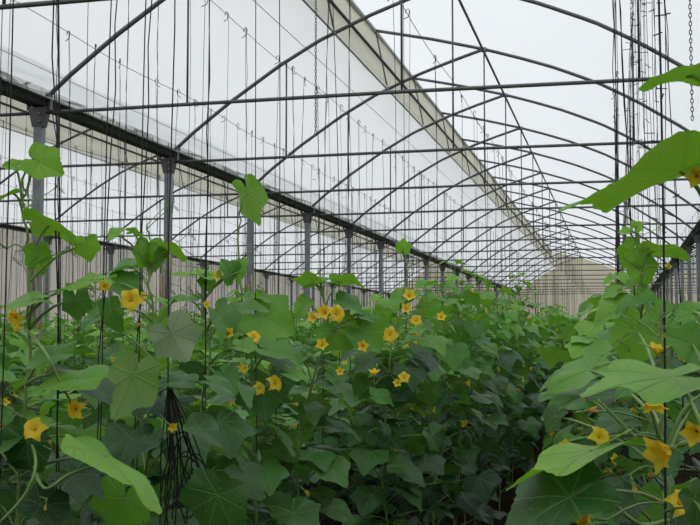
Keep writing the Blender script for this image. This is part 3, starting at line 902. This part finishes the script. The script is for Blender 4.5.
hero('cucumber plant at right, tilted bright leaf over a dark one and hanging yellow flowers', foot, st, [
    DL(R1 - .3, 622, 441, 501, 481, (-.1, .98, .03), .66, .0, -.08, .1), DL(R1 - .35, 594, 486, 494, 534, (-.1, .85, .55), 1.05, .85, .1, .3),
    DL(R1 + .5, 600, 392, 538, 408, (-.1, .92, .4), 1.0, .5, 0, .25), DL(R1 + .5, 606, 366, 545, 382, (-.1, .94, .3), 1.0, .3, 0, .3), DL(R1 + .7, 620, 350, 575, 362, (-.1, .9, .45), 1.0, .3),
    DL(R1 + .6, 642, 318, 626, 372, (-.1, .3, 1), .75, .25, .2, .15), DL(R1, 672, 338, 690, 352, (.1, .4, .9), 1.0, .4), DL(R1 + .2, 656, 334, 693, 304, (-.3, .4, .9), .9, .35),
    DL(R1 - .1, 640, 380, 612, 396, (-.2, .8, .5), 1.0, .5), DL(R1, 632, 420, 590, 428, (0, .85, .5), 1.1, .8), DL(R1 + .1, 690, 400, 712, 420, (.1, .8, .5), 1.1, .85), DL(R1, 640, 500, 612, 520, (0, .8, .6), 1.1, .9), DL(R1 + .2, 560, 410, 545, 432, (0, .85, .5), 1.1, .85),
], [FL(R1, 657, 356, 20, 'bell', (0, 1, .3)), FL(R1 - .1, 654, 394, 28, 'bell', (-.1, -.9, .3)), FL(R1 - .25, 672, 448, 38, 'bell', (-.85, -.25, .35)), FL(R1 - .2, 598, 438, 20, 'open', (.2, .35, .8)), FL(R1 - .1, 565, 444, 13, 'bell', (-.2, -.1, .9)),
    FL(R1 - .1, 586, 411, 15, 'bud', (.9, .2, .5)), FL(R1 - .3, 592, 519, 27, 'bell', (-.85, .1, .4)), FL(R1 - .1, 633, 484, 15, 'bud', (.1, -.7, .5)), FL(R1, 649, 477, 12, 'bud', (0, .4, .9)), FL(R1 + .1, 676, 357, 13, 'bell', (.9, .1, .4)), FL(R1, 697, 340, 10, 'bell', (.5, .5, .4))],
    (0.2, 1.2, 16), 22, GH, [[at(666, 474, R1), at(650, 452, R1 - .1), at(622, 424, R1 - .1), at(598, 400, R1 - .1)], [at(668, 520, R1), at(640, 524, R1 - .2), at(612, 502, R1 - .2), at(588, 480, R1 - .2)],
     [at(664, 440, R1), at(646, 434, R1), at(622, 436, R1), at(600, 440, R1 - .1)], [at(664, 455, R1), at(684, 410, R1), at(706, 392, R1)]])
R2 = 4.3
foot, st = stem_line([(650, 420), (642, 330), (640, 290), (641, 258), (636, 226)], R2)
hero('tall cucumber shoot right of the path with a flat leaf pointing right', foot, st, [
    DL(R2, 634, 229, 642, 222, (0, .5, .9), 1.2, .0), DL(R2, 632, 232, 618, 231, (0, .8, .5), 1.0, .0), DL(R2, 642, 251, 690, 252, (0, .95, -.28), .8, .05, .0, .2),
    DL(R2, 637, 244, 622, 268, (-.1, .2, 1), .9, .1, .2), DL(R2, 638, 262, 652, 284, (.1, .4, .9), 1.35, .1, .1, .3), DL(R2, 640, 290, 656, 300, (0, .6, .8), 1.1, .3),
    DL(R2 - .1, 632, 306, 592, 318, (-.2, .75, .65), 1.1, .2), DL(R2 - .2, 655, 300, 614, 306, (0, .88, .45), 1.0, .5), DL(R2, 650, 312, 682, 318, (0, .8, .6), 1.1, .35), DL(R2, 622, 290, 600, 296, (-.1, .9, .4), 1.0, .15),
    DL(R2, 628, 335, 590, 345, (0, .85, .5), 1.1, .35), DL(R2, 620, 360, 584, 372, (0, .85, .5), 1.1, .55),
], [FL(R2, 640, 312, 9, 'bell', (0, .4, .8)), FL(R2, 668, 268, 7, 'bell', (0, .4, .8)), FL(R2, 634, 412, 8, 'bell', (-.5, .2, .7))],
    (0.3, 1.4, 24), 23, GH)

# ------------------------------------------------------------------ wires and strings
ROWWIRE = TIE + 0.03
WX = {-1.2: -1.72}                # this row's wire runs a little to its left
for ri, (X, ph) in enumerate(ROWS[:12]):
    a = MB(); a.tube([(0, y, -0.05 * math.sin(PI * ((y % 4) / 4)) ** 2) for y in steps(0, Y1, 156)], .0035, 4)
    thing('overhead_wire', f'thin overhead wire along the crop row {ph}', 'wire', (WX.get(X, X), 0, ROWWIRE), 0, 'overhead crop wires', a.mesh('overhead_wire', [M_WIRE]))
for x, z, ph in ((-2.9, TIE + .02, 'between the first and second rows left of the path'), (-6.6, EYE + 3.15, 'just above the left gutter')):
    a = MB(); a.tube([(0, y, 0) for y in steps(0, Y1, 40)], .004, 4)
    thing('overhead_wire', f'thin overhead wire {ph}', 'wire', (x, 0, z), 0, 'overhead crop wires', a.mesh('overhead_wire', [M_WIRE]))


def string_mesh(seed, L, r, ply=1, stubs=0):
    rg = random.Random(seed); s = MB()
    for q in range(ply):
        p0, p1 = rg.uniform(0, 6), rg.uniform(0, 6)
        am = rg.uniform(.004, .016)
        s.tube([(am * math.sin(p0 + 6 * t) + .006 * q * math.sin(40 * t), am * math.sin(p1 + 5 * t) + .006 * q * math.cos(40 * t), -L * t) for t in steps(0, 1, 16)], r, 4, 0, False)
    h = MB()
    w = rg.uniform(0, 6); o = Vector((math.cos(w), math.sin(w), 0))
    h.tube([o * .03 + Vector((0, 0, -.03)), o * .02 + Vector((0, 0, .0)), Vector((0, 0, .010)), -o * .012 + Vector((0, 0, -.015)), Vector((0, 0, -.06)), o * .045 + Vector((0, 0, -.085))], .0035, 5)
    if stubs:
        for i in range(stubs):
            z = -rg.uniform(.2, L * .75); w = rg.uniform(0, 6)
            o = Vector((math.cos(w), math.sin(w), rg.uniform(-.4, .4)))
            s.tube([Vector((0, 0, z)), Vector((0, 0, z)) + o * rg.uniform(.03, .08)], .0028, 4)
    return s.mesh('trellis_string', [M_STRING]), h.mesh('hook', [M_STRING])


SM = [string_mesh(i, 3.5, .0022, 1 + (i % 4 == 0), 0) for i in range(10)]
SMF = [string_mesh(40 + i, 2.75, .0036, 1, 2) for i in range(6)]
SMR = [string_mesh(60 + i, 3.6, .0017, 1 + (i % 3 == 0), 12) for i in range(6)]


def put_string(x, y, z, label, group, src, lean=.03):
    t = thing('trellis_string', label, 'string', (x, y, z), 0, group, src[0])
    t.rotation_euler = (rnd.uniform(-lean, lean), rnd.uniform(-lean, lean), rnd.uniform(0, 6.28))
    link('hook', src[1], t)
    return t


nstr = 0
far_strings = []
SGRP = 'strings hung above the row '
plant_pos.sort(key=lambda p: p[3] * (1 if p[0] < 5 else 1.6))
for (ri, k, x, y, h) in plant_pos:
    if ri >= 12: continue
    if rnd.random() < (.5 if ri < 2 else .06): continue
    if nstr < 250:
        X, ph = ROWS[ri]
        put_string(WX.get(X, X) + rnd.uniform(-.02, .02), y, ROWWIRE, f'black string over {nth(k)} cucumber plant in the row {ph}', SGRP + ph, rnd.choice(SM if y < 14 else SMF))
        nstr += 1
    else: far_strings.append((WX.get(ROWS[ri][0], ROWS[ri][0]), y))
for w, ri, x, y in rest:
    if ri < 12 and rnd.random() < (.25 if ri < 2 else .55): far_strings.append((WX.get(ROWS[ri][0], ROWS[ri][0]), y))
# hero rows' near strings, one beside each near plant
for (px, X, lab) in ((38, -1.6, 'pair of black strings rising beside the square bright leaf'), (8, -1.6, 'black string at the far left above the nearest plants'), (152, -1.6, 'thick doubled black string rising beside the pale grey-green leaf'), (120, -1.6, 'leaning black string left of the thick doubled one'),
                     (205, -1.6, 'black string over the slim plant before the second post'), (250, -1.6, 'black string through the single raised leaf'), (278, -1.6, 'black string right of the single raised leaf'), (330, -1.6, 'black string through the yellow flower cluster'), (404, -1.6, 'dark string beside the wide open star flower')):
    p = on_plane(px, 330, X)
    put_string(p.x, p.y, ROWWIRE, lab, SGRP + 'left of the path', SM[0] if 'double' in lab or 'pair' in lab else SM[1 + rnd.randrange(9)], .045 if 'leaning' in lab else .02)
# strings right of the path, seen nearly in line so that they bunch up
for i, (px, Y, up) in enumerate(((619, 10.2, 13), (621, 9.8, 12), (624, 9.6, 8), (627, 9.3, 7), (629, 9.0, 8), (632, 8.7, 2), (635, 8.4, 5), (638, 8.1, -2), (640, 7.8, 4), (644, 7.6, -3), (646, 7.0, 0), (650, 6.7, -4), (653, 6.2, 0), (657, 5.7, 3), (662, 5.0, 0), (665, 4.4, -3))):
    p = at(px + up, 20, Y)
    t = put_string(p.x, p.y, ROWWIRE + .25, f'dark twiggy string in the tight bunch at right, {nth(i + 1)} from its left side', 'bunched strings right of the path', SMR[i % 6], 0)
    t.rotation_euler = (0, math.atan(up / 250), 0)
p = at(657, 330, 2.3)
put_string(p.x, p.y, ROWWIRE, 'close black string crossing the big leaves at right', SGRP + 'right of the path', (string_mesh(90, 3.9, .0024, 1, 0)), .008)
a = MB()
for i, (x, y) in enumerate(far_strings):
    r = .0045
    lx, ly = rnd.uniform(-.06, .06), rnd.uniform(-.06, .06)
    a.tube([(x, y, ROWWIRE), (x + lx * .5 + rnd.uniform(-.01, .01), y + ly * .5, ROWWIRE - 1.2), (x + lx, y + ly, ROWWIRE - 2.6)], r, 3, 0, False)
t = thing('distant_string', 'haze of far thin strings hanging over the crop toward the end wall', 'strings', data=a.mesh('distant_string', [M_STRING])); t['kind'] = 'stuff'

# tan canes tied to posts
for (px, D, lab) in ((30, 13.1, 'first'), (163, 17.0, 'second'), (248, 20.8, 'third')):
    p = Vector((XR - HALF + .02, {13.1: 12, 17.0: 16, 20.8: 20}[D] - .12, 0))
    t = thing('bamboo_cane', f'tan cane bundle tied to the foot of the {lab} left gutter post', 'cane', p, 0, 'tan canes on posts')
    for s in (-.07, -.02, .05):
        a = MB(); a.tube([(s + rnd.uniform(-.02, .02), 0, z) for z in steps(0, 2.75 + rnd.uniform(-.2, .1), 8)], .018, 6); link('cane', a.mesh('cane', [M_STRAW]), t)

# chains
def chain(px, D, ytop, ybot, label):
    p0, p1 = at(px, ytop, D), at(px, ybot, D)
    L = (p0.z - p1.z); n = int(L / .030)
    a = MB()
    for i in range(n):
        z = -i * .030
        ring = []
        for k in range(9):
            w = 2 * PI * k / 8
            u, v = .009 * math.cos(w), .019 * math.sin(w)
            ring.append((u, 0, z + v) if i % 2 else (0, u, z + v))
        a.tube(ring, .0032, 4, 0, False)
    thing('hanging_chain', label, 'chain', p0, 0, 'hanging chains', a.mesh('hanging_chain', [M_WIRE]))


chain(316, 9.5, -40, 141, 'thin link chain hanging down in front of the cream curtain, upper centre')
chain(689, 7.5, -40, 128, 'thin link chain hanging down at the right edge')

# black twine bundle with loops
D = 3.55
p = at(168, 388, D)
t = thing('twine_bundle', 'hank of spare black twine hanging in loops among leaves at left', 'twine', p)
a = MB()
rg = random.Random(3)
for i in range(13):
    x, y = rg.uniform(-.012, .05), rg.uniform(-.03, .03); L = rg.uniform(.22, .48); w1, w2 = rg.uniform(0, 6), rg.uniform(.004, .014)
    a.tube([(x * f ** .7 * 1.5 + w2 * math.sin(w1 + 7 * f) * f, y * f ** .7 * 1.5 + w2 * math.cos(w1 + 5 * f) * f, -L * f) for f in steps(0, 1, 9)], .0026, 4, 0, False)
link('strand', a.mesh('strand', [M_STRING]), t)
for cx, cz, rx, rz, rot in ((.085, -.30, .05, .085, .3), (.10, -.31, .045, .10, -.1), (.06, -.22, .03, .14, .15), (.045, -.27, .035, .12, -.2), (.115, -.26, .03, .07, .6)):
    a = MB()
    pts = []
    for k in range(29):
        q = 2 * PI * k / 28
        u, v = rx * math.cos(q), rz * math.sin(q)
        pts.append((cx + u * math.cos(rot) - v * math.sin(rot), -.03 + .02 * math.sin(q + rot * 5), cz + u * math.sin(rot) + v * math.cos(rot)))
    pts = [(0.01, 0, 0), (cx * .6, -.01, cz * .35)] + pts
    a.tube(pts, .0024, 4, 0, False); link('loop', a.mesh('loop', [M_STRING]), t)
a = MB(); a.tube([(0, 0, 0), (-.004, .0, .5), (.01, 0, 1.2), (.0, 0, ROWWIRE - p.z)], .0024, 4); link('hanging_string', a.mesh('hanging_string', [M_STRING]), t)

# ------------------------------------------------------------------ overcast daylight through the film
SKY = 1.6
w = bpy.data.worlds.new('sky'); scene.world = w; w.use_nodes = True
N, L = w.node_tree.nodes, w.node_tree.links
bg = N['Background']
tc = N.new('ShaderNodeTexCoord'); sx = N.new('ShaderNodeSeparateXYZ'); L.new(tc.outputs['Generated'], sx.inputs[0])
up = math_node(N, L, 'MAXIMUM', sx.outputs[2], 0.0)
# overcast sky: three times as bright overhead as at the horizon
L.new(math_node(N, L, 'MULTIPLY', math_node(N, L, 'ADD', math_node(N, L, 'MULTIPLY', up, 2.0), 1.0), SKY / 3), bg.inputs[1])
bg.inputs[0].default_value = (0.95, 0.975, 1.0, 1)
scene.cycles.max_bounces = 8
scene.cycles.diffuse_bounces = 5
scene.cycles.transmission_bounces = 6
scene.cycles.use_denoising = True
